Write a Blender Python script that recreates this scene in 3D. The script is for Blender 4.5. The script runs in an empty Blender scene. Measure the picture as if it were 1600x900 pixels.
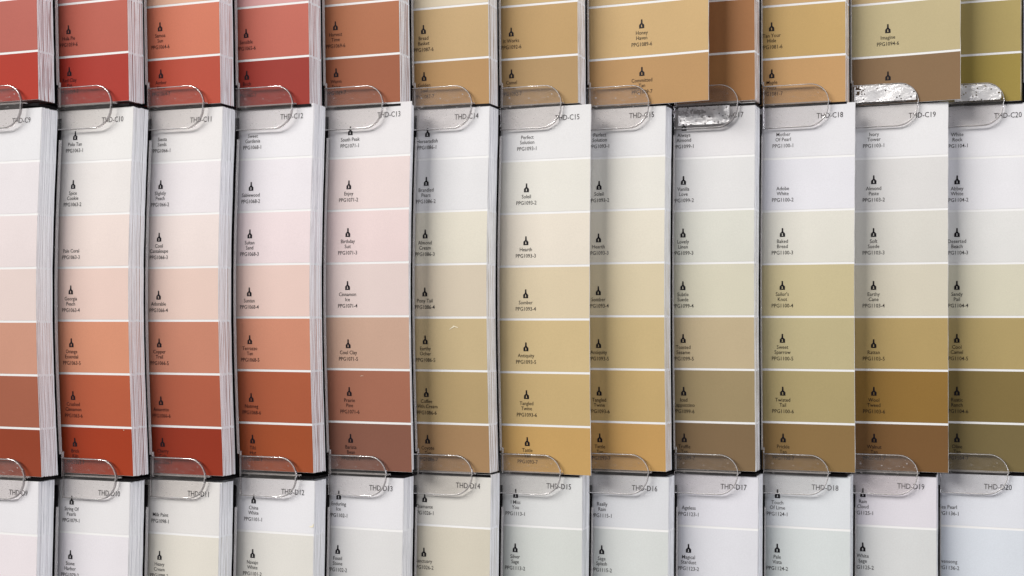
import bpy, math, random
from math import radians, sin, cos, pi, tan
from mathutils import Vector, Matrix
random.seed(7)
sc = bpy.context.scene
COL = sc.collection
S = 0.00036                      # metres per layout unit
XC, YC, D = 1250.0, 500.0, 1500.0
# ------------------------------------------------------------------ camera
cam_d = bpy.data.cameras.new('camera')
cam = bpy.data.objects.new('camera', cam_d); COL.objects.link(cam)
cam.location = (XC*S, -D*S, -YC*S)
cam.rotation_euler = (radians(90), 0, 0)
cam_d.sensor_width = 36; cam_d.lens = 36*D/1600
cam_d.shift_x = -(XC-800)/1600; cam_d.shift_y = (YC-450)/1600
cam_d.clip_start = 0.01; cam_d.clip_end = 50
sc.camera = cam
# ------------------------------------------------------------------ world, lamps, exposure
w = bpy.data.worlds.new('World'); sc.world = w; w.use_nodes = True
bg = w.node_tree.nodes['Background']
bg.inputs[0].default_value = (1.0, 0.97, 0.97, 1); bg.inputs[1].default_value = 0.115
def area(name, loc, target, sx, sy, power, colr):
    l = bpy.data.lights.new(name, 'AREA'); l.shape = 'RECTANGLE'; l.size = sx; l.size_y = sy
    l.energy = power; l.color = colr
    o = bpy.data.objects.new(name, l); COL.objects.link(o); o.location = loc
    o.rotation_euler = (Vector(target)-Vector(loc)).to_track_quat('-Z', 'Y').to_euler()
    return o
MID = (800*S, 0, -450*S)
area('shop_light', (MID[0]-4.9, -3.3, MID[2]+3.9), MID, 5.6, 2.0, 640, (1.0, 0.966, 0.925))
area('ceiling_light', (MID[0]+0.8, -3.0, MID[2]+3.4), MID, 3.0, 0.5, 30, (1.0, 0.99, 0.98))
area('side_fill', (MID[0]+4.6, -2.0, MID[2]+0.8), MID, 1.6, 2.0, 128, (0.90, 0.91, 1.0))  # added cool fill from the right, brightens the stack sides
sc.view_settings.view_transform = 'Standard'
sc.view_settings.look = 'None'
sc.view_settings.exposure = 0.02
sc.view_settings.gamma = 1
# ------------------------------------------------------------------ materials
def lin(c):
    c /= 255.0
    return c/12.92 if c <= 0.04045 else ((c+0.055)/1.055)**2.4
LIGHT = 0.93
def new_mat(name):
    m = bpy.data.materials.new(name); m.use_nodes = True
    nt = m.node_tree; return m, nt, nt.nodes, nt.links, nt.nodes['Principled BSDF']
def paper(name, rgb, rough=0.5, spec=0.12, grain=0.05, bump=0.12):
    """printed card: fine mottling of the ink and a faint paper tooth"""
    m, nt, N, L, b = new_mat(name)
    g = sum(rgb)/3; t_ = max(0.0, min(1.0, (200-g)/110)) if rgb[0] > 60 else 0
    base = [min(0.9, lin(c+(g-c)*0.02*(rgb[0] > 60))/LIGHT)*(1-0.15*t_) for c in rgb]
    tc = N.new('ShaderNodeTexCoord')
    n1 = N.new('ShaderNodeTexNoise'); n1.inputs['Scale'].default_value = 1500; n1.inputs['Detail'].default_value = 2
    n2 = N.new('ShaderNodeTexNoise'); n2.inputs['Scale'].default_value = 28; n2.inputs['Detail'].default_value = 3
    L.new(tc.outputs['Object'], n1.inputs['Vector']); L.new(tc.outputs['Object'], n2.inputs['Vector'])
    ad = N.new('ShaderNodeMath'); ad.operation = 'ADD'
    L.new(n1.outputs[0], ad.inputs[0]); L.new(n2.outputs[0], ad.inputs[1])
    mr = N.new('ShaderNodeMapRange'); mr.inputs[1].default_value = 0.6; mr.inputs[2].default_value = 1.4
    mr.inputs[3].default_value = 1-grain; mr.inputs[4].default_value = 1+grain
    L.new(ad.outputs[0], mr.inputs[0])
    mx = N.new('ShaderNodeVectorMath'); mx.operation = 'SCALE'
    mx.inputs[0].default_value = base; L.new(mr.outputs[0], mx.inputs['Scale'])
    L.new(mx.outputs[0], b.inputs['Base Color'])
    b.inputs['Roughness'].default_value = rough; b.inputs['Specular IOR Level'].default_value = spec
    bp = N.new('ShaderNodeBump'); bp.inputs['Strength'].default_value = bump; bp.inputs['Distance'].default_value = 0.00003
    L.new(n1.outputs[0], bp.inputs['Height']); L.new(bp.outputs[0], b.inputs['Normal'])
    return m
_pc = {}
def swatch_mat(rgb):
    rgb = tuple(int(c) for c in rgb)
    if rgb not in _pc: _pc[rgb] = paper('ink_%02x%02x%02x' % rgb, rgb, grain=0.05)
    return _pc[rgb]
M_CARD = paper('white_card', (240, 239, 240), grain=0.02)
M_EDGE = paper('card_edge', (246, 242, 252), rough=0.8, spec=0.1, grain=0.04)
M_TEXT = paper('black_ink', (26, 24, 30), rough=0.4, grain=0.02)
M_TEXT2 = paper('thin_grey_ink', (62, 58, 62), rough=0.4, grain=0.02)
M_SCUFF = paper('bare_card_scuff', (236, 228, 205), rough=0.8)
M_BOARD = paper('black_board', (14, 13, 15), rough=0.6, grain=0.2)
M_LEDGE = paper('black_plastic', (17, 15, 17), rough=0.35, grain=0.1)
def acrylic(name, haze=0.028, tint=(0.985, 0.978, 0.974), specks=0.3, bump=0.15):
    m, nt, N, L, b = new_mat(name); N.remove(b)
    out = N['Material Output']
    tr = N.new('ShaderNodeBsdfTransparent'); tr.inputs[0].default_value = (*tint, 1)
    gl = N.new('ShaderNodeBsdfGlossy'); gl.inputs['Roughness'].default_value = 0.09
    df = N.new('ShaderNodeBsdfDiffuse'); df.inputs[0].default_value = (0.72, 0.69, 0.68, 1)
    tc = N.new('ShaderNodeTexCoord')
    mp = N.new('ShaderNodeMapping'); mp.inputs['Scale'].default_value = (1, 1, 2.2)
    L.new(tc.outputs['Object'], mp.inputs['Vector'])
    nz = N.new('ShaderNodeTexNoise'); nz.inputs['Scale'].default_value = 420; nz.inputs['Detail'].default_value = 5
    nl = N.new('ShaderNodeTexNoise'); nl.inputs['Scale'].default_value = 75; nl.inputs['Detail'].default_value = 3
    nl.inputs['Distortion'].default_value = 0.8
    L.new(mp.outputs[0], nz.inputs['Vector']); L.new(mp.outputs[0], nl.inputs['Vector'])
    r1 = N.new('ShaderNodeMapRange'); r1.inputs[1].default_value = 0.64; r1.inputs[2].default_value = 0.74
    r1.inputs[3].default_value = 0; r1.inputs[4].default_value = specks
    L.new(nz.outputs[0], r1.inputs[0])
    r2 = N.new('ShaderNodeMapRange'); r2.inputs[1].default_value = 0.35; r2.inputs[2].default_value = 0.7
    r2.inputs[3].default_value = haze*0.55; r2.inputs[4].default_value = haze*1.5
    L.new(nl.outputs[0], r2.inputs[0])
    mxm = N.new('ShaderNodeMath'); mxm.operation = 'MAXIMUM'
    L.new(r1.outputs[0], mxm.inputs[0]); L.new(r2.outputs[0], mxm.inputs[1])
    bp = N.new('ShaderNodeBump'); bp.inputs['Strength'].default_value = bump; bp.inputs['Distance'].default_value = 0.0004
    L.new(nl.outputs[0], bp.inputs['Height']); L.new(bp.outputs[0], gl.inputs['Normal'])
    lw = N.new('ShaderNodeLayerWeight'); pw = N.new('ShaderNodeMath'); pw.operation = 'POWER'; pw.inputs[1].default_value = 5
    L.new(lw.outputs['Facing'], pw.inputs[0]); fr = N.new('ShaderNodeMapRange'); fr.inputs[3].default_value = 0.04; fr.inputs[4].default_value = 0.9
    L.new(pw.outputs[0], fr.inputs[0])
    a = N.new('ShaderNodeMixShader'); L.new(fr.outputs[0], a.inputs[0]); L.new(tr.outputs[0], a.inputs[1]); L.new(gl.outputs[0], a.inputs[2])
    c = N.new('ShaderNodeMixShader'); L.new(mxm.outputs[0], c.inputs[0]); L.new(a.outputs[0], c.inputs[1]); L.new(df.outputs[0], c.inputs[2])
    L.new(c.outputs[0], out.inputs['Surface'])
    return m
M_ACR = acrylic('clear_acrylic')
M_ACR_W = acrylic('scratched_acrylic', haze=0.05, tint=(0.98, 0.97, 0.965), specks=0.7, bump=0.35)
M_PLATE = acrylic('clear_plate', haze=0.25, tint=(0.9, 0.88, 0.89), specks=0.2)
m, nt, N, L, b = new_mat('acrylic_rim_highlight'); M_RIM = m
b.inputs['Base Color'].default_value = (0.80, 0.775, 0.76, 1); b.inputs['Roughness'].default_value = 0.12  # pale diffuse body puts the bright edge highlight into the colour
b.inputs['Transmission Weight'].default_value = 0.6; b.inputs['IOR'].default_value = 1.49
m, nt, N, L, b = new_mat('acrylic_side_shade'); M_SIDE = m
b.inputs['Base Color'].default_value = (0.24, 0.22, 0.22, 1); b.inputs['Roughness'].default_value = 0.08  # clear side tinted dark, in place of the darkness it would refract
b.inputs['Transmission Weight'].default_value = 0.8; b.inputs['IOR'].default_value = 1.49
m, nt, N, L, b = new_mat('crinkled_film_glare'); M_FILM_GLARE = m
b.inputs['Base Color'].default_value = (0.86, 0.85, 0.86, 1); b.inputs['Metallic'].default_value = 0.3; b.inputs['Roughness'].default_value = 0.28  # white and part metallic, standing in for glare on clear plastic
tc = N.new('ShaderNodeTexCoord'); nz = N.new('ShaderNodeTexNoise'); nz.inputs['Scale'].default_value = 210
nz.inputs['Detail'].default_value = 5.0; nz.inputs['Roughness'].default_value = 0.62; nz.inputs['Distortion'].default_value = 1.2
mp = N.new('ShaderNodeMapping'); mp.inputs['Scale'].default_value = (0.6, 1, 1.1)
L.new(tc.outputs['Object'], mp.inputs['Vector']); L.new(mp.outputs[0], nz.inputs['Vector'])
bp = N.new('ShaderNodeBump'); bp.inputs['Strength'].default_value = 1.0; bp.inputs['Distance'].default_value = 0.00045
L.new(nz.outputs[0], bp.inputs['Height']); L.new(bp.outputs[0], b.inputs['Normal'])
# ------------------------------------------------------------------ helpers
TH = math.atan(0.245)
ZR = 17.0
CW, CH, PITCH = 222.0, 571.0, 82.7       # card width, height, swatch pitch
T = 25.0                                 # thickness of a stack
def mesh(name, verts, faces, mats, mi=None, parent=None, smooth=False):
    me = bpy.data.meshes.new(name); me.from_pydata([(x*S, y*S, z*S) for x, y, z in verts], [], faces)
    for q in mats: me.materials.append(q)
    if mi: me.polygons.foreach_set('material_index', mi)
    if smooth: me.polygons.foreach_set('use_smooth', [True]*len(faces))
    me.update()
    o = bpy.data.objects.new(name, me); COL.objects.link(o); o.parent = parent
    return o
def thing(name, label, cat, group, xr, ytop, zr=ZR, rot=0.0):
    o = bpy.data.objects.new(name, None); COL.objects.link(o); o.empty_display_size = 0.01
    o.location = (xr*S, -zr*S, -ytop*S); o.rotation_euler = (0, rot, -TH)
    o['label'] = label; o['category'] = cat
    if group: o['group'] = group
    return o
def bulge(v, amp): return amp*sin(pi*min(1, max(0, v/CH)))**1.2
class Warp:
    """how one strip bows: local (u,v,w) -> local coordinates (u right, toward camera = -y, down = -z)"""
    def __init__(s, amp=6.0, lift=0.0, du=0.0, dv=0.0, dw=0.0, wave=0.0, ph=0.0):
        s.amp, s.lift, s.du, s.dv, s.dw, s.wave, s.ph = amp, lift, du, dv, dw, wave, ph
    def __call__(s, u, v, w=0.0):
        f = max(0.0, 1+u/CW)
        ww = w+s.dw+bulge(v, s.amp)+s.lift*f*f+s.wave*f*f*sin(v/CH*2*pi+s.ph)
        return (u+s.du, -ww, -(v+s.dv))
def grid(warp, u0, u1, v0, v1, w, nu, nv):
    V = []; F = []
    for j in range(nv+1):
        for i in range(nu+1):
            V.append(warp(u0+(u1-u0)*i/nu, v0+(v1-v0)*j/nv, w))
    for j in range(nv):
        for i in range(nu):
            a = j*(nu+1)+i; F.append((a, a+nu+1, a+nu+2, a+1))
    return V, F
def slab(warp, u0, u1, vs, w0, w1, nu, rag=0.0):
    """closed card: front grid, back grid, edges. vs = list of v stations. returns V,F,kind (0 front,1 back,2 edge), row index"""
    V = []; F = []; K = []; n = nu+1; nv = len(vs)
    rg = [random.uniform(-rag, rag) for _ in vs]
    for wv in (w1, w0):
        for j, v in enumerate(vs):
            for i in range(n):
                u = u0+(u1-u0)*i/nu
                if i == nu: u += rg[j]
                V.append(warp(u, v, wv))
    o = n*nv
    for j in range(nv-1):
        for i in range(nu):
            a = j*n+i
            F.append((a, a+n, a+n+1, a+1)); K.append((0, j))
            F.append((o+a, o+a+1, o+a+n+1, o+a+n)); K.append((1, j))
        a = j*n+nu; F.append((a, a+n, o+a+n, o+a)); K.append((2, j))
        a = j*n; F.append((a, o+a, o+a+n, a+n)); K.append((2, j))
    for i in range(nu):
        F.append((i, i+1, o+i+1, o+i)); K.append((2, 0))
        a = (nv-1)*n+i; F.append((a, o+a, o+a+1, a+1)); K.append((2, nv-2))
    return V, F, K
_glyph = {}
def text_geo(s, size, bold=0.012):
    k = (s, size, bold)
    if k in _glyph: return _glyph[k]
    cu = bpy.data.curves.new('tmp', 'FONT'); cu.body = s; cu.size = size; cu.align_x = 'CENTER'; cu.align_y = 'CENTER'
    cu.resolution_u = 2; cu.offset = bold; cu.space_character = 1.0
    ob = bpy.data.objects.new('tmp', cu); COL.objects.link(ob)
    dg = bpy.context.evaluated_depsgraph_get(); dg.update()
    me = ob.evaluated_get(dg).to_mesh()
    V = [(v.co.x, v.co.y) for v in me.vertices]; F = [tuple(p.vertices) for p in me.polygons]
    ob.evaluated_get(dg).to_mesh_clear(); bpy.data.objects.remove(ob); bpy.data.curves.remove(cu)
    _glyph[k] = (V, F); return V, F
def letters(items, warp, name, mat, parent, w=0.42):
    """items: (string, u, v, cap size, x squeeze)"""
    V = []; F = []
    for s, u, v, size, sq in items:
        v2, f2 = text_geo(s, size); o = len(V)
        V += [warp(u+x*sq, v-y, w) for x, y in v2]; F += [tuple(o+i for i in f) for f in f2]
    return mesh(name, V, F, [mat], parent=parent)
ICON = [(-1.1, 7.0), (1.1, 7.0), (1.35, 1.6), (2.2, 0.6), (4.0, -1.0), (4.2, -1.8), (4.2, -6.4), (-4.2, -6.4), (-4.2, -1.8), (-4.0, -1.0), (-2.2, 0.6), (-1.35, 1.6)]
def brush_icon(u, v, warp, parent, mark):
    V = [warp(u+x*1.02, v-y*1.03, 0.42) for x, y in ICON]; F = [tuple(range(len(ICON)))[::-1]]
    o = mesh('brush_icon', V, F, [M_TEXT, mark], parent=parent)
    me = o.data
    q = [(-.9, -1.3), (.6, -1.3), (.6, -4.2), (1.1, -4.2), (1.1, -4.9), (-1.1, -4.9), (-1.1, -4.2), (-0.5, -4.2), (-0.5, -2.1), (-.9, -2.1)]
    V2 = V+[warp(u+x, v-y, 0.6) for x, y in q]; n = len(V)
    F2 = F+[tuple(range(n, n+len(q)))[::-1]]
    me.clear_geometry(); me.from_pydata([(x*S, y*S, z*S) for x, y, z in V2], [], F2)
    me.polygons.foreach_set('material_index', [0, 1]); me.update()
    return o
# ------------------------------------------------------------------ data read off the photograph
def mixc(a, b, t): return tuple(a[i]+(b[i]-a[i])*t for i in range(3))
ROW = {}
# column index 0..11 ; right edge of the front strip, height of its reference line
ROW['A'] = dict(
 nom=[60, 201, 345, 484, 625, 764, 904, 1041, 1180, 1322, 1462, 1596],
 front=[60, 201, 345, 484, 625, 764, 904, 1110, 1180, 1322, 1503, 1596],
 ref=[79, 81, 85, 87, 83, 89, 85, 79, 80, 84.5, 78, 81], line=6,
 c=[[(206,150,146),(190,104,92),(186,60,44)], [(206,130,122),(190,98,82),(178,58,46)], [(222,175,150),(210,122,95),(190,80,60)],
    [(214,160,158),(196,106,90),(163,58,48)], [(206,152,124),(180,114,80),(164,98,70)], [(216,202,176),(196,166,121),(184,145,98)],
    [(204,176,128),(192,158,108),(180,148,104)], [(206,178,132),(204,172,122),(188,148,100)], [(200,160,116),(172,120,78),(176,126,80)],
    [(204,168,120),(198,165,108),(198,156,106)], [(202,176,132),(192,178,138),(142,114,84)], [(200,186,140),(178,160,104),(164,144,76)]],
 n=[None, ('1059', ['Hula Pie'], ['Red Clay', 'Pot']), ('1064', ['Samoa', 'Sun'], ['Amber', 'Glow']), ('1065', ['Sensible'], ['Brick', 'Dust']),
    ('1069', ['Harvest', 'Time'], ['Warm', 'Spice']), ('1087', ['Bread', 'Basket'], ['Golden', 'Loaf']), ('1092', ['It Works'], ['Camel', 'Coat']),
    ('1089', ['Honey', 'Haven'], ['Committed', 'Tan']), None, ('1081', ['Tan Your', 'Hide'], ['Maple', 'Nuts']), ('1094', ['Imagine'], ['Moccasins']), None])
ROW['C'] = dict(
 nom=[60, 204, 344, 487, 628, 763, 902, 1040, 1180, 1322, 1462, 1604],
 front=[60, 204, 344, 487, 641, 763, 923, 1040, 1180, 1337, 1483, 1618],
 ref=[502.5, 501, 501, 496, 494, 496, 499, 494, 494, 495, 495, 495], line=4,
 c=[[(222,222,225),(223,218,221),(225,214,214),(223,206,201),(206,152,130),(172,103,80),(156,72,48)],
    [(224,223,222),(224,220,218),(228,213,207),(226,200,190),(216,148,118),(190,98,68),(172,66,38)],
    [(224,222,222),(225,220,223),(228,215,211),(224,198,187),(202,136,112),(182,98,73),(156,58,38)],
    [(226,225,229),(226,222,227),(229,214,216),(225,198,189),(208,142,116),(178,96,66),(168,84,50)],
    [(222,220,222),(224,209,207),(226,207,206),(220,203,199),(200,166,146),(170,112,90),(140,94,78)],
    [(224,224,227),(220,220,222),(220,215,200),(209,197,177),(199,179,139),(184,160,116),(170,136,98)],
    [(222,222,223),(223,221,213),(225,217,203),(214,199,169),(206,184,139),(199,173,123),(199,161,101)],
    [(222,222,223),(223,221,213),(222,216,200),(212,199,168),(201,179,132),(196,168,115),(197,156,96)],
    [(220,219,221),(218,218,218),(213,213,203),(209,205,185),(192,175,142),(162,144,108),(134,111,82)],
    [(222,222,226),(222,222,228),(218,216,206),(199,187,148),(190,178,138),(176,160,115),(146,118,76)],
    [(224,224,226),(214,213,212),(212,210,202),(209,203,185),(182,158,106),(150,116,60),(128,94,58)],
    [(226,226,230),(224,224,228),(220,220,218),(209,205,185),(178,158,108),(136,117,72),(126,111,74)]],
 n=[None,
    ('1063', ['Polo Tan'], ['Spice', 'Cookie'], ['Pale Coral'], ['Georgia', 'Peach'], ['Orange', 'Essential'], ['Crushed', 'Cinnamon'], ['Brick', 'Kiln']),
    ('1066', ['Siesta', 'Sands'], ['Slightly', 'Peach'], ['Cool', 'Cantaloupe'], ['Adorable'], ['Copper', 'Trail'], ['Amaretto'], ['Cherry', 'Cola']),
    ('1068', ['Sweet', 'Gardenia'], ['Sablewood'], ['Sultan', 'Sand'], ['Suntan'], ['Terrazzo', 'Tan'], ['Nutmeg'], ['Tiki', 'Hut']),
    ('1071', ['South Peak'], ['Enjoy'], ['Birthday', 'Suit'], ['Cinnamon', 'Ice'], ['Cool Clay'], ['Prairie', 'Pine'], ['Barista', 'Bean']),
    ('1086', ['Horseradish'], ['Brandied', 'Pears'], ['Almond', 'Cream'], ['Pony Tail'], ['Earthy', 'Ocher'], ['Coffee', 'With Cream'], ['Coyote', 'Tan']),
    ('1093', ['Perfect', 'Solution'], ['Soleil'], ['Hearth'], ['Somber'], ['Antiquity'], ['Tangled', 'Twine'], ['Tattle', 'Tan']),
    ('1093', ['Perfect', 'Solution'], ['Soleil'], ['Hearth'], ['Somber'], ['Antiquity'], ['Tangled', 'Twine'], ['Tattle', 'Tan']),
    ('1099', ['Always', 'Almond'], ['Vanilla', 'Love'], ['Lovely', 'Linen'], ['Subtle', 'Suede'], ['Toasted', 'Sesame'], ['Iced', 'Cappuccino'], ['Truffle', 'Tan']),
    ('1100', ['Mother', 'Of Pearl'], ['Adobe', 'White'], ['Baked', 'Bread'], ["Sailor's", 'Knot'], ['Sweet', 'Sparrow'], ['Twisted', 'Tail'], ['Prickle', 'Tan']),
    ('1103', ['Ivory', 'Tower'], ['Almond', 'Paste'], ['Soft', 'Suede'], ['Earthy', 'Cane'], ['Rattan'], ['Wool', 'Tweed'], ['Walnut', 'Tan']),
    ('1104', ['White', 'Rock'], ['Abbey', 'White'], ['Deserted', 'Beach'], ['Sandy', 'Pail'], ['Cool', 'Camel'], ['Rustic', 'Ranch'], ['Olive', 'Tan'])],
 noicon={(2,0),(3,0),(6,0),(7,0),(9,0),(9,1),(10,0),(11,0),(1,2)})
ROW['D'] = dict(
 nom=[59, 202, 343, 491, 630, 767, 910, 1045, 1185, 1329, 1464, 1601],
 front=[59, 202, 343, 491, 630, 767, 910, 1045, 1185, 1329, 1464, 1601],
 ref=[837, 838, 839, 836, 830, 826, 827, 830, 828, 829, 827, 828], line=1,
 c=[[(224,223,227),(227,220,224)], [(222,221,223),(223,220,225)], [(220,218,216),(218,214,204)], [(224,224,228),(217,215,209)],
    [(222,222,226),(215,215,215)], [(214,212,206),(206,200,184)], [(214,216,216),(206,210,206)], [(212,214,218),(208,212,210)],
    [(218,218,225),(216,217,223)], [(214,218,222),(208,214,214)], [(216,213,220),(208,210,210)], [(217,220,227),(211,217,225)]],
 n=[None, ('1079', ['String Of', 'Pearls'], ['Stone', 'Harbor']), ('1098', ['Milk Paint'], ['Heavy', 'Cream']), ('1101', ['China', 'White'], ['Navajo', 'White']),
    ('1102', ['Enduring', 'Ice'], ['Fossil', 'Stone']), ('1026', ['Diamante'], ['Sanctuary']), ('1113', ['I Miss', 'You'], ['Silver', 'Sage']),
    ('1115', ['Really', 'Rain'], ['Sage', 'Splash']), ('1123', ['Ageless'], ['Magical', 'Stardust']), ('1124', ['Touch', 'Of Lime'], ['Pale', 'Vista']),
    ('1125', ['Rain', 'Cloud'], ['White', 'Sage']), ('1136', ['Sea Pearl'], ['Evensong'])],
 noicon={(2,0),(7,0),(8,0),(11,0),(11,1)})
CODES = {'C': ['C9','C10','C11','C12','C13','C14','C15','C15','C17','C18','C19','C20'],
         'D': ['D%d' % i for i in range(9, 21)]}
PLACE = {'A': 'top', 'C': 'middle', 'D': 'bottom'}
ORD = ['first', 'second', 'third', 'fourth', 'fifth', 'sixth', 'seventh', 'eighth', 'ninth', 'tenth', 'eleventh', 'twelfth']
DESC_A = ['rose and scarlet', 'dusty rose and crimson', 'salmon and burnt orange', 'coral and maroon', 'terracotta and copper brown',
          'wheat and tan', 'khaki tan and mustard brown', 'honey and caramel', 'chestnut and toffee brown', 'golden sand and apricot tan',
          'pale khaki and taupe brown', 'olive gold and moss green']
DESC_C = ['brick red', 'bright burnt orange', 'deep rust red', 'copper orange', 'mauve brown', 'light cocoa tan', 'golden caramel', 'golden caramel',
          'dark khaki brown', 'umber brown', 'walnut brown', 'dark olive']
DESC_D = ['pinkish white', 'cool lilac white', 'warm cream', 'ivory', 'stone grey', 'sandy beige', 'pale sage grey', 'misty sage', 'cold white', 'pale mint grey',
          'mauve above sage', 'icy blue']
TEXT_DX = {'A': [0, 0, 3, 0, 1, 2, 2, 5, 0, -2, 4, 0], 'C': [0, 4, 3, 5, 7, 8, 8, 6, 0, 2, 1, -1], 'D': [0, 3, 4, 4, 0, 0, 2, 5, 3, 0, 1, 0]}
def ident(r, k):
    if r == 'A': return '%s strip' % DESC_A[k]
    if r == 'C' and k == 6: return 'C15 strip that slid right'
    if r == 'C' and k == 7: return 'half covered second C15 strip'
    return '%s strip' % CODES[r][k]
def to_x(X, z=ZR): return XC+(X-XC)*(D-z)/D
def to_y(Y, z=ZR): return YC+(Y-YC)*(D-z)/D
def colours(r, k):
    c = ROW[r]['c'][k]
    if r == 'C': return c
    if r == 'A':
        w_ = (226, 222, 222)
        return [w_, mixc(w_, c[0], .2), mixc(w_, c[0], .4), mixc(w_, c[0], .7)]+c
    d = mixc(c[1], (110, 104, 96), .9)
    return c+[mixc(c[1], d, t) for t in (.15, .3, .5, .75, 1.0)]
# ------------------------------------------------------------------ the board behind everything
bb = mesh('display_board', *(lambda x0, x1, y0, y1, z0, z1: (
    [(x0, z0, -y0), (x1, z0, -y0), (x1, z0, -y1), (x0, z0, -y1), (x0, z1, -y0), (x1, z1, -y0), (x1, z1, -y1), (x0, z1, -y1)],
    [(0, 3, 2, 1), (4, 5, 6, 7), (0, 1, 5, 4), (1, 2, 6, 5), (2, 3, 7, 6), (3, 0, 4, 7)]))(-420, 2100, -620, 1560, 82, 100), [M_BOARD])
bb['label'] = 'black backing board seen in the dark gaps between rows of strips'; bb['category'] = 'display board'
# ------------------------------------------------------------------ pockets
def box(u0, u1, v0, v1, w0, w1):
    V = [(u, -w_, -v) for w_ in (w1, w0) for v in (v0, v1) for u in (u0, u1)]
    F = [(0, 2, 3, 1), (4, 5, 7, 6), (0, 1, 5, 4), (2, 6, 7, 3), (0, 4, 6, 2), (1, 3, 7, 5)]
    return V, F
def amp_of(r, k): return {'A': 4.0, 'C': 8.5, 'D': 5.0}[r]*(1.0 if k < 6 else .75)
def zb(r, k): return amp_of(r, k)*{'A': .3, 'C': .85, 'D': .4}[r]
def tab_outline(x0, x1, up, dn):
    """flat D: square at the left, generous corners at the right; v relative to the ledge"""
    P = [(x0, -up)]
    R1, R2 = 30.0, 33.0
    for i in range(11):
        a = -pi/2+i*(pi/2)/10; P.append((x1-R1+R1*cos(a), -up+R1+R1*sin(a)))
    for i in range(11):
        a = i*(pi/2)/10; P.append((x1-1-R2+R2*cos(a), dn-R2+R2*sin(a)))
    P.append((x0, dn))
    return P
def plate_from(P, w0, w1, name, mats, parent, bev=0.9):
    n = len(P); V = []; F = []; mi = []
    cx = sum(p[0] for p in P)/n; cy = sum(p[1] for p in P)/n
    def ins(p, d):
        dx, dy = cx-p[0], cy-p[1]; l = math.hypot(dx, dy); return (p[0]+dx/l*d, p[1]+dy/l*d)
    rings = [(w1, bev*1.2), (w1-bev*0.35, bev*0.4), (w1-bev, 0), (w0+bev, 0), (w0, bev)]
    for ww, d in rings:
        for p in P:
            q = ins(p, d); V.append((q[0], -ww, -q[1]))
    F.append(tuple(range(n))[::-1]); mi.append(0)
    for r in range(len(rings)-1):
        for i in range(n):
            j = (i+1) % n; a = r*n
            F.append((a+i, a+j, a+n+j, a+n+i)); mi.append(1)
    F.append(tuple((len(rings)-1)*n+i for i in range(n))); mi.append(0)
    return mesh(name, V, F, mats, mi, parent)
def bead(P, w, r, name, mat, parent):
    """thick polished rim following the tab's outline"""
    n = len(P); V = []; F = []; m_ = 8
    for i in range(n):
        a, b_ = P[max(0, i-1)], P[min(n-1, i+1)]
        tx, ty = b_[0]-a[0], b_[1]-a[1]; l = math.hypot(tx, ty); nx, ny = -ty/l, tx/l
        for j in range(m_):
            t = 2*pi*j/m_; V.append((P[i][0]+nx*r*cos(t), -(w+r*sin(t)), -(P[i][1]+ny*r*cos(t))))
    for i in range(n-1):
        for j in range(m_):
            k = (j+1) % m_; F.append((i*m_+j, i*m_+k, (i+1)*m_+k, (i+1)*m_+j))
    F.append(tuple(range(m_))[::-1]); F.append(tuple((n-1)*m_+j for j in range(m_)))
    return mesh(name, V, F, [mat], parent=parent, smooth=True)
LEDGE = {'A': [161, 161, 161.5, 162, 161.5, 161.5, 161, 161, 160, 158.5, 157.5, 157],
         'C': [747.5, 748, 746.5, 744.5, 743, 741.5, 741, 740, 740.5, 741, 741, 740]}
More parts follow.
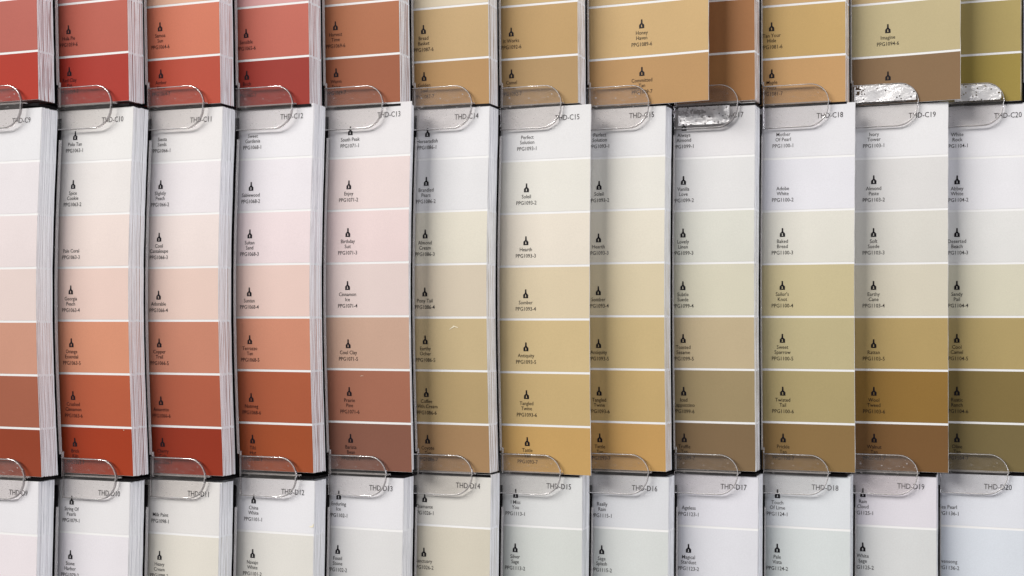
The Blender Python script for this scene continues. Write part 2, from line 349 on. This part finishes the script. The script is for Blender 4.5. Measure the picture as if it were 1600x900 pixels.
def pocket(r, k):
    R = ROW[r]; xr = to_x(R['nom'][k], ZR+zb(r, k))
    Y = LEDGE[r][k] if r in LEDGE else 1330
    yl = to_y(Y)                                      # ledge height at the right edge
    up_of = 'above the %s strip' % CODES['C'][k] if r == 'A' else ''
    if r == 'A': lab = 'clear plastic pocket and rounded tab holding the %s strips' % DESC_A[k]
    elif r == 'C': lab = 'clear plastic pocket and rounded tab holding the %s' % ident(r, k)
    else: lab = 'clear plastic pocket behind the %s, its tab out of view' % ident(r, k)
    t = thing('card_pocket', lab, 'card holder', 'clear pockets of the paint strip rack', xr, yl)
    # black ledge under the cards
    V, F = box(-CW, 1.5, 0.3, 3.9, -T-5, 1.5); mesh('ledge', V, F, [M_LEDGE], parent=t)
    # back plate coloured black as shade in the gap; pale clear lip beside it
    wq = Warp(amp=amp_of(r, k)); Wb = lambda u, v, w_: (u, -(w_+bulge(v+CH, amp_of(r, k))), -v)
    vs = [-CH+10+(CH-12)*i/24 for i in range(25)]; V, F, _ = slab(Wb, -CW, 2.4, vs, -T-4.0, -T-2.2, 1)
    vs = [-CH+44+(CH-78)*i/24 for i in range(25)]; V2, F2, _ = slab(Wb, 2.5, 4.1, vs, -T-4.2, -T-0.8, 1)
    mesh('back_plate', V, F, [M_LEDGE], parent=t)
    mesh('lip', V2, F2, [M_RIM], parent=t)
    V2, F2 = box(4.8, 6.0, -38, 1, -T-4.5, -T-1.5); mesh('lip', V2, F2, [M_RIM], parent=t)
    if r == 'D': return t
    up, dn = (29.5, 38) if r == 'A' else (29.5, 34)
    x1 = -25.0; x0 = x1-106
    P = tab_outline(x0, x1, up, dn)
    worn = (r == 'A' and k in (5, 6, 7, 0)) or (r == 'C' and k in (0, 10))
    tab = plate_from(P, 4.5, 8.0, 'tab', [M_ACR_W if worn else M_ACR, M_SIDE], t)
    Pi = [(p[0]-(.9 if p[0] > x0+5 else -1.2), p[1]*(1-1.1/30)) for p in P]
    bead(Pi, 7.9, 0.68, 'rim_highlight', M_RIM, tab)
    # bright joint where the tab meets the ledge
    V, F = box(x0, x1+1.0, -1.9, 0.0, -1.0, 4.4); mesh('tab_foot', V, F, [M_RIM], parent=t)
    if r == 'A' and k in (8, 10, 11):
        # crinkled protective film on the tab, its glare put into a pale metallic colour
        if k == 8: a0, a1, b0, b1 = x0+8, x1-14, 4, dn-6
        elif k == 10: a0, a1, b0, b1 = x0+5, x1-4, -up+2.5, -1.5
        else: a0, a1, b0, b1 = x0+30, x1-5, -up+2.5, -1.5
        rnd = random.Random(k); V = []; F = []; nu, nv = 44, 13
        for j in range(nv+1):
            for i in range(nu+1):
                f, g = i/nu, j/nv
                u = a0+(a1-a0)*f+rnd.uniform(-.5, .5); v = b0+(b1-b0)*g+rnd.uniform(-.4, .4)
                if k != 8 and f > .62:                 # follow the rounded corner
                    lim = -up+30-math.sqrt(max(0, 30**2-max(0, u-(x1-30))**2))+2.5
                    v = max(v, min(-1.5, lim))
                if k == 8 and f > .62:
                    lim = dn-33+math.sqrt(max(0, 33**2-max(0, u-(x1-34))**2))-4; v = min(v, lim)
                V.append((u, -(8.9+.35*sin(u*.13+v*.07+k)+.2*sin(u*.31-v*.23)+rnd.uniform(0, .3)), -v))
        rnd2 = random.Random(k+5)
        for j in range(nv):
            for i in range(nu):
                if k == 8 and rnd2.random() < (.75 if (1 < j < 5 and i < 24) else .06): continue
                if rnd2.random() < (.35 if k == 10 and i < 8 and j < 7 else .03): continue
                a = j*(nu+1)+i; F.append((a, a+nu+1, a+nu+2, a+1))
        mesh('film_glare', V, F, [M_FILM_GLARE], parent=tab, smooth=True)
    return t
for r in 'ACD':
    for k in range(12): pocket(r, k)
# ------------------------------------------------------------------ strips
def vlines(last=True):
    ls = [PITCH*i for i in range(1, 7)]
    return ls
def top_y(r, k):
    R = ROW[r]; z = ZR+bulge(PITCH*R['line'], amp_of(r, k))
    return to_y(R['ref'][k], z)-PITCH*R['line']
HL = 1.75                                            # half height of the white line between swatches
def card_stations():
    vs = [0.0]; tag_ = []
    for i in range(1, 7):
        a, b_ = PITCH*i-HL, PITCH*i+HL
        p = vs[-1]
        for q in (1/3, 2/3): vs.append(p+(a-p)*q); tag_.append(i-1)
        vs.append(a); tag_.append(i-1); vs.append(b_); tag_.append(-1)
    p = vs[-1]
    for q in (1/3, 2/3, 1): vs.append(p+(CH-p)*q); tag_.append(6)
    return vs, tag_
VS, VT = card_stations()
def stock_geo(cols, warp, rag):
    V, F, K = slab(warp, -CW, 0, VS, -0.95, 0.0, 1, rag)
    mi = []
    for kind, j in K:
        if kind == 0: mi.append(1+VT[j] if VT[j] >= 0 else 0)
        elif kind == 1: mi.append(0)
        else: mi.append(8)
    return V, F, mi
rest = dict(V=[], F=[], mi=[], mats=[], idx={})
def front_strip(r, k):
    R = ROW[r]; cols = colours(r, k)
    shift = R['front'][k]-R['nom'][k]
    big = abs(shift) > 5
    lift = 1.4 if big else 0.8
    if abs(shift) > 25: lift = 9.0
    zr = ZR
    xn = to_x(R['nom'][k], ZR+zb(r, k)); z = zr; dz = 0.0
    for _ in range(12):                               # a strip slid right along the tilted stack also comes nearer
        xr = XC+(R['front'][k]-XC)*(D-z-lift-zb(r, k))/D
        dz = max(0.0, xr-xn)*tan(TH)+(0.5 if big else 0); z = zr+dz
    yt = to_y(R['ref'][k], zr+dz+lift+bulge(PITCH*R['line'], amp_of(r, k)))-PITCH*R['line']
    wp = Warp(amp=amp_of(r, k), lift=lift, wave=random.uniform(.0, .25) if not big else .8, ph=random.uniform(0, 6))
    if r == 'A': lab = '%s paint strip, %s in the top row' % (DESC_A[k], ORD[k])
    elif r == 'C': lab = 'paint strip coded %s in the middle row, white down to %s' % (CODES[r][k], DESC_C[k])
    else: lab = 'paint strip coded %s in the bottom row, %s' % (CODES[r][k], DESC_D[k])
    if r == 'C' and k == 6: lab = 'left of two strips coded C15, slid right over its neighbour'
    if r == 'C' and k == 7: lab = 'right of two strips coded C15, its left side covered'
    if r == 'A' and k == 7: lab = 'wide honey and caramel strip slid right over its neighbour'
    if r == 'A' and k == 10: lab = 'wide khaki and taupe brown strip raised and slid right'
    t = thing('paint_strip', lab, 'paint card', 'front paint strips of the pockets', xr, yt, zr+dz, random.uniform(-.0012, .0012))
    vs = [CH*i/28 for i in range(29)]
    V, F, K = slab(wp, -CW, 0, vs, -0.95, 0, 8, 0.22)
    mesh('card', V, F, [M_CARD, M_EDGE], [1 if q[0] == 2 else 0 for q in K], t)
    nm = R['n'][k]
    for i in range(7):
        v0 = 0.0 if i == 0 else PITCH*i+HL; v1 = PITCH*(i+1)-HL if i < 6 else CH
        V, F = grid(wp, -CW+.3, -0.35, v0+(.3 if i == 0 else 0), v1-(.3 if i == 6 else 0), 0.2, 8, 5)
        sm = swatch_mat(cols[i]); sw = mesh('swatch', V, F, [sm], parent=t, smooth=True)
        if nm is None: continue
        j = i-5 if r == 'A' else i
        if j < 0 or j+1 >= len(nm): continue
        names = nm[j+1]; base = PITCH*(i+1) if i < 6 else PITCH*6+73.5
        if i == 0: base -= 2.4
        base -= 2.6 if r == 'A' else 1.2 if k > 8 else 0
        u = -116.5+TEXT_DX[r][k]; code = 'PPG%s-%d' % (nm[0], i+1)
        it = [(code, u, base-16, 8.5, .91)]
        for q, s in enumerate(reversed(names)): it.append((s, u, base-26-8*q, 8.3, .92))
        letters(it, wp, 'lettering', M_TEXT if sum(cols[i]) < 560 else M_TEXT2 if (k+i) % 3 == 0 else M_TEXT, sw)
        if (k, i) not in R.get('noicon', ()):
            brush_icon(u, base-26-8*(len(names)-1)-13.6, wp, sw, sm)
    if r in CODES:
        letters([('THD-'+CODES[r][k], -40, 18.8, 12.0, .86)], wp, 'code_lettering', M_TEXT2, t)
    # wear shown by the photo
    def nick(pts, w=.65):
        o = mesh('scuff', [wp(u, v, w) for u, v in pts], [tuple(range(len(pts)))], [M_SCUFF], parent=t)
    if (r, k) == ('C', 5):
        nick([(-66, 350), (-60, 345), (-56, 343.5), (-55.5, 345), (-59, 346.6)]); nick([(-59, 343), (-50, 346), (-50.5, 347), (-58, 344.5)])
    if (r, k) == ('D', 3): nick([(-9, 70), (-3, 68.5), (-1, 65), (-.4, 70), (-4, 71.5)])
    if (r, k) == ('C', 1): nick([(-16, PITCH*6+3.2), (-14.4, PITCH*6+3), (-14.6, PITCH*6+4.6)])
    if (r, k) == ('C', 4): nick([(-90, PITCH*5+10.6), (-86, PITCH*5+9.5), (-82, PITCH*5+9.6), (-86, PITCH*5+10.1)], .5)
    return t
def stack(r, k, n_ind):
    R = ROW[r]; cols = colours(r, k); mats = [M_CARD]+[swatch_mat(c) for c in cols]+[M_EDGE]
    xr = to_x(R['nom'][k], ZR+zb(r, k)); yt = top_y(r, k)
    n = 22; step = (T-1.2)/n
    rnd = random.Random(k*31+ord(r)); picks = set(rnd.sample(range(n), n_ind))
    drift = 0.0
    for i in range(n):
        if rnd.random() < .22: drift += rnd.uniform(-1.3, 1.3)
        drift *= .85
        prot = rnd.uniform(.4, 1.3) if i in picks else 0
        du = drift*.6+rnd.uniform(-.1, .1)+prot*.5-0.4
        du = max(-2.2, min(2.6, du)); dv = rnd.uniform(0, .9) if i not in picks else rnd.uniform(-.6, .9)
        wp = Warp(amp=amp_of(r, k), lift=rnd.uniform(-.15, .15), du=du, dv=dv, dw=-1.1-step*i)
        V, F, mi = stock_geo(cols, wp, .75 if (r, k) == ('A', 0) else .28)
        if i in picks:
            p = ident(r, k)
            lab = 'paint strip seen edge on in the stack behind the %s' % p
            t = mesh('paint_strip', V, F, mats, mi)
            t.location = (xr*S, -ZR*S, -yt*S); t.rotation_euler = (0, 0, -TH)
            t['label'] = lab; t['category'] = 'paint card'; t['group'] = 'strips stacked behind the %s' % p
        else:
            mt = Matrix.Translation((xr, -ZR, -yt)) @ Matrix.Rotation(-TH, 4, 'Z')
            o = len(rest['V']); rest['V'] += [tuple(mt @ Vector(v)) for v in V]
            rest['F'] += [tuple(o+q for q in f) for f in F]
            for q in mi:
                mm = mats[q]
                if mm.name not in rest['idx']: rest['idx'][mm.name] = len(rest['mats']); rest['mats'].append(mm)
                rest['mi'].append(rest['idx'][mm.name])
HIDE = {('C', 6): 2, ('C', 9): 2, ('C', 10): 2, ('A', 7): 2, ('A', 10): 2, ('C', 11): 2, ('D', 11): 2, ('C', 4): 6}
for r in 'ACD':
    for k in range(12):
        front_strip(r, k)
        stack(r, k, HIDE.get((r, k), 8))
ro = mesh('paint_strips', rest['V'], rest['F'], rest['mats'], rest['mi'])
ro['kind'] = 'stuff'; ro['label'] = 'remaining thin paint strips packed edge on in all the pockets'; ro['category'] = 'paint cards'
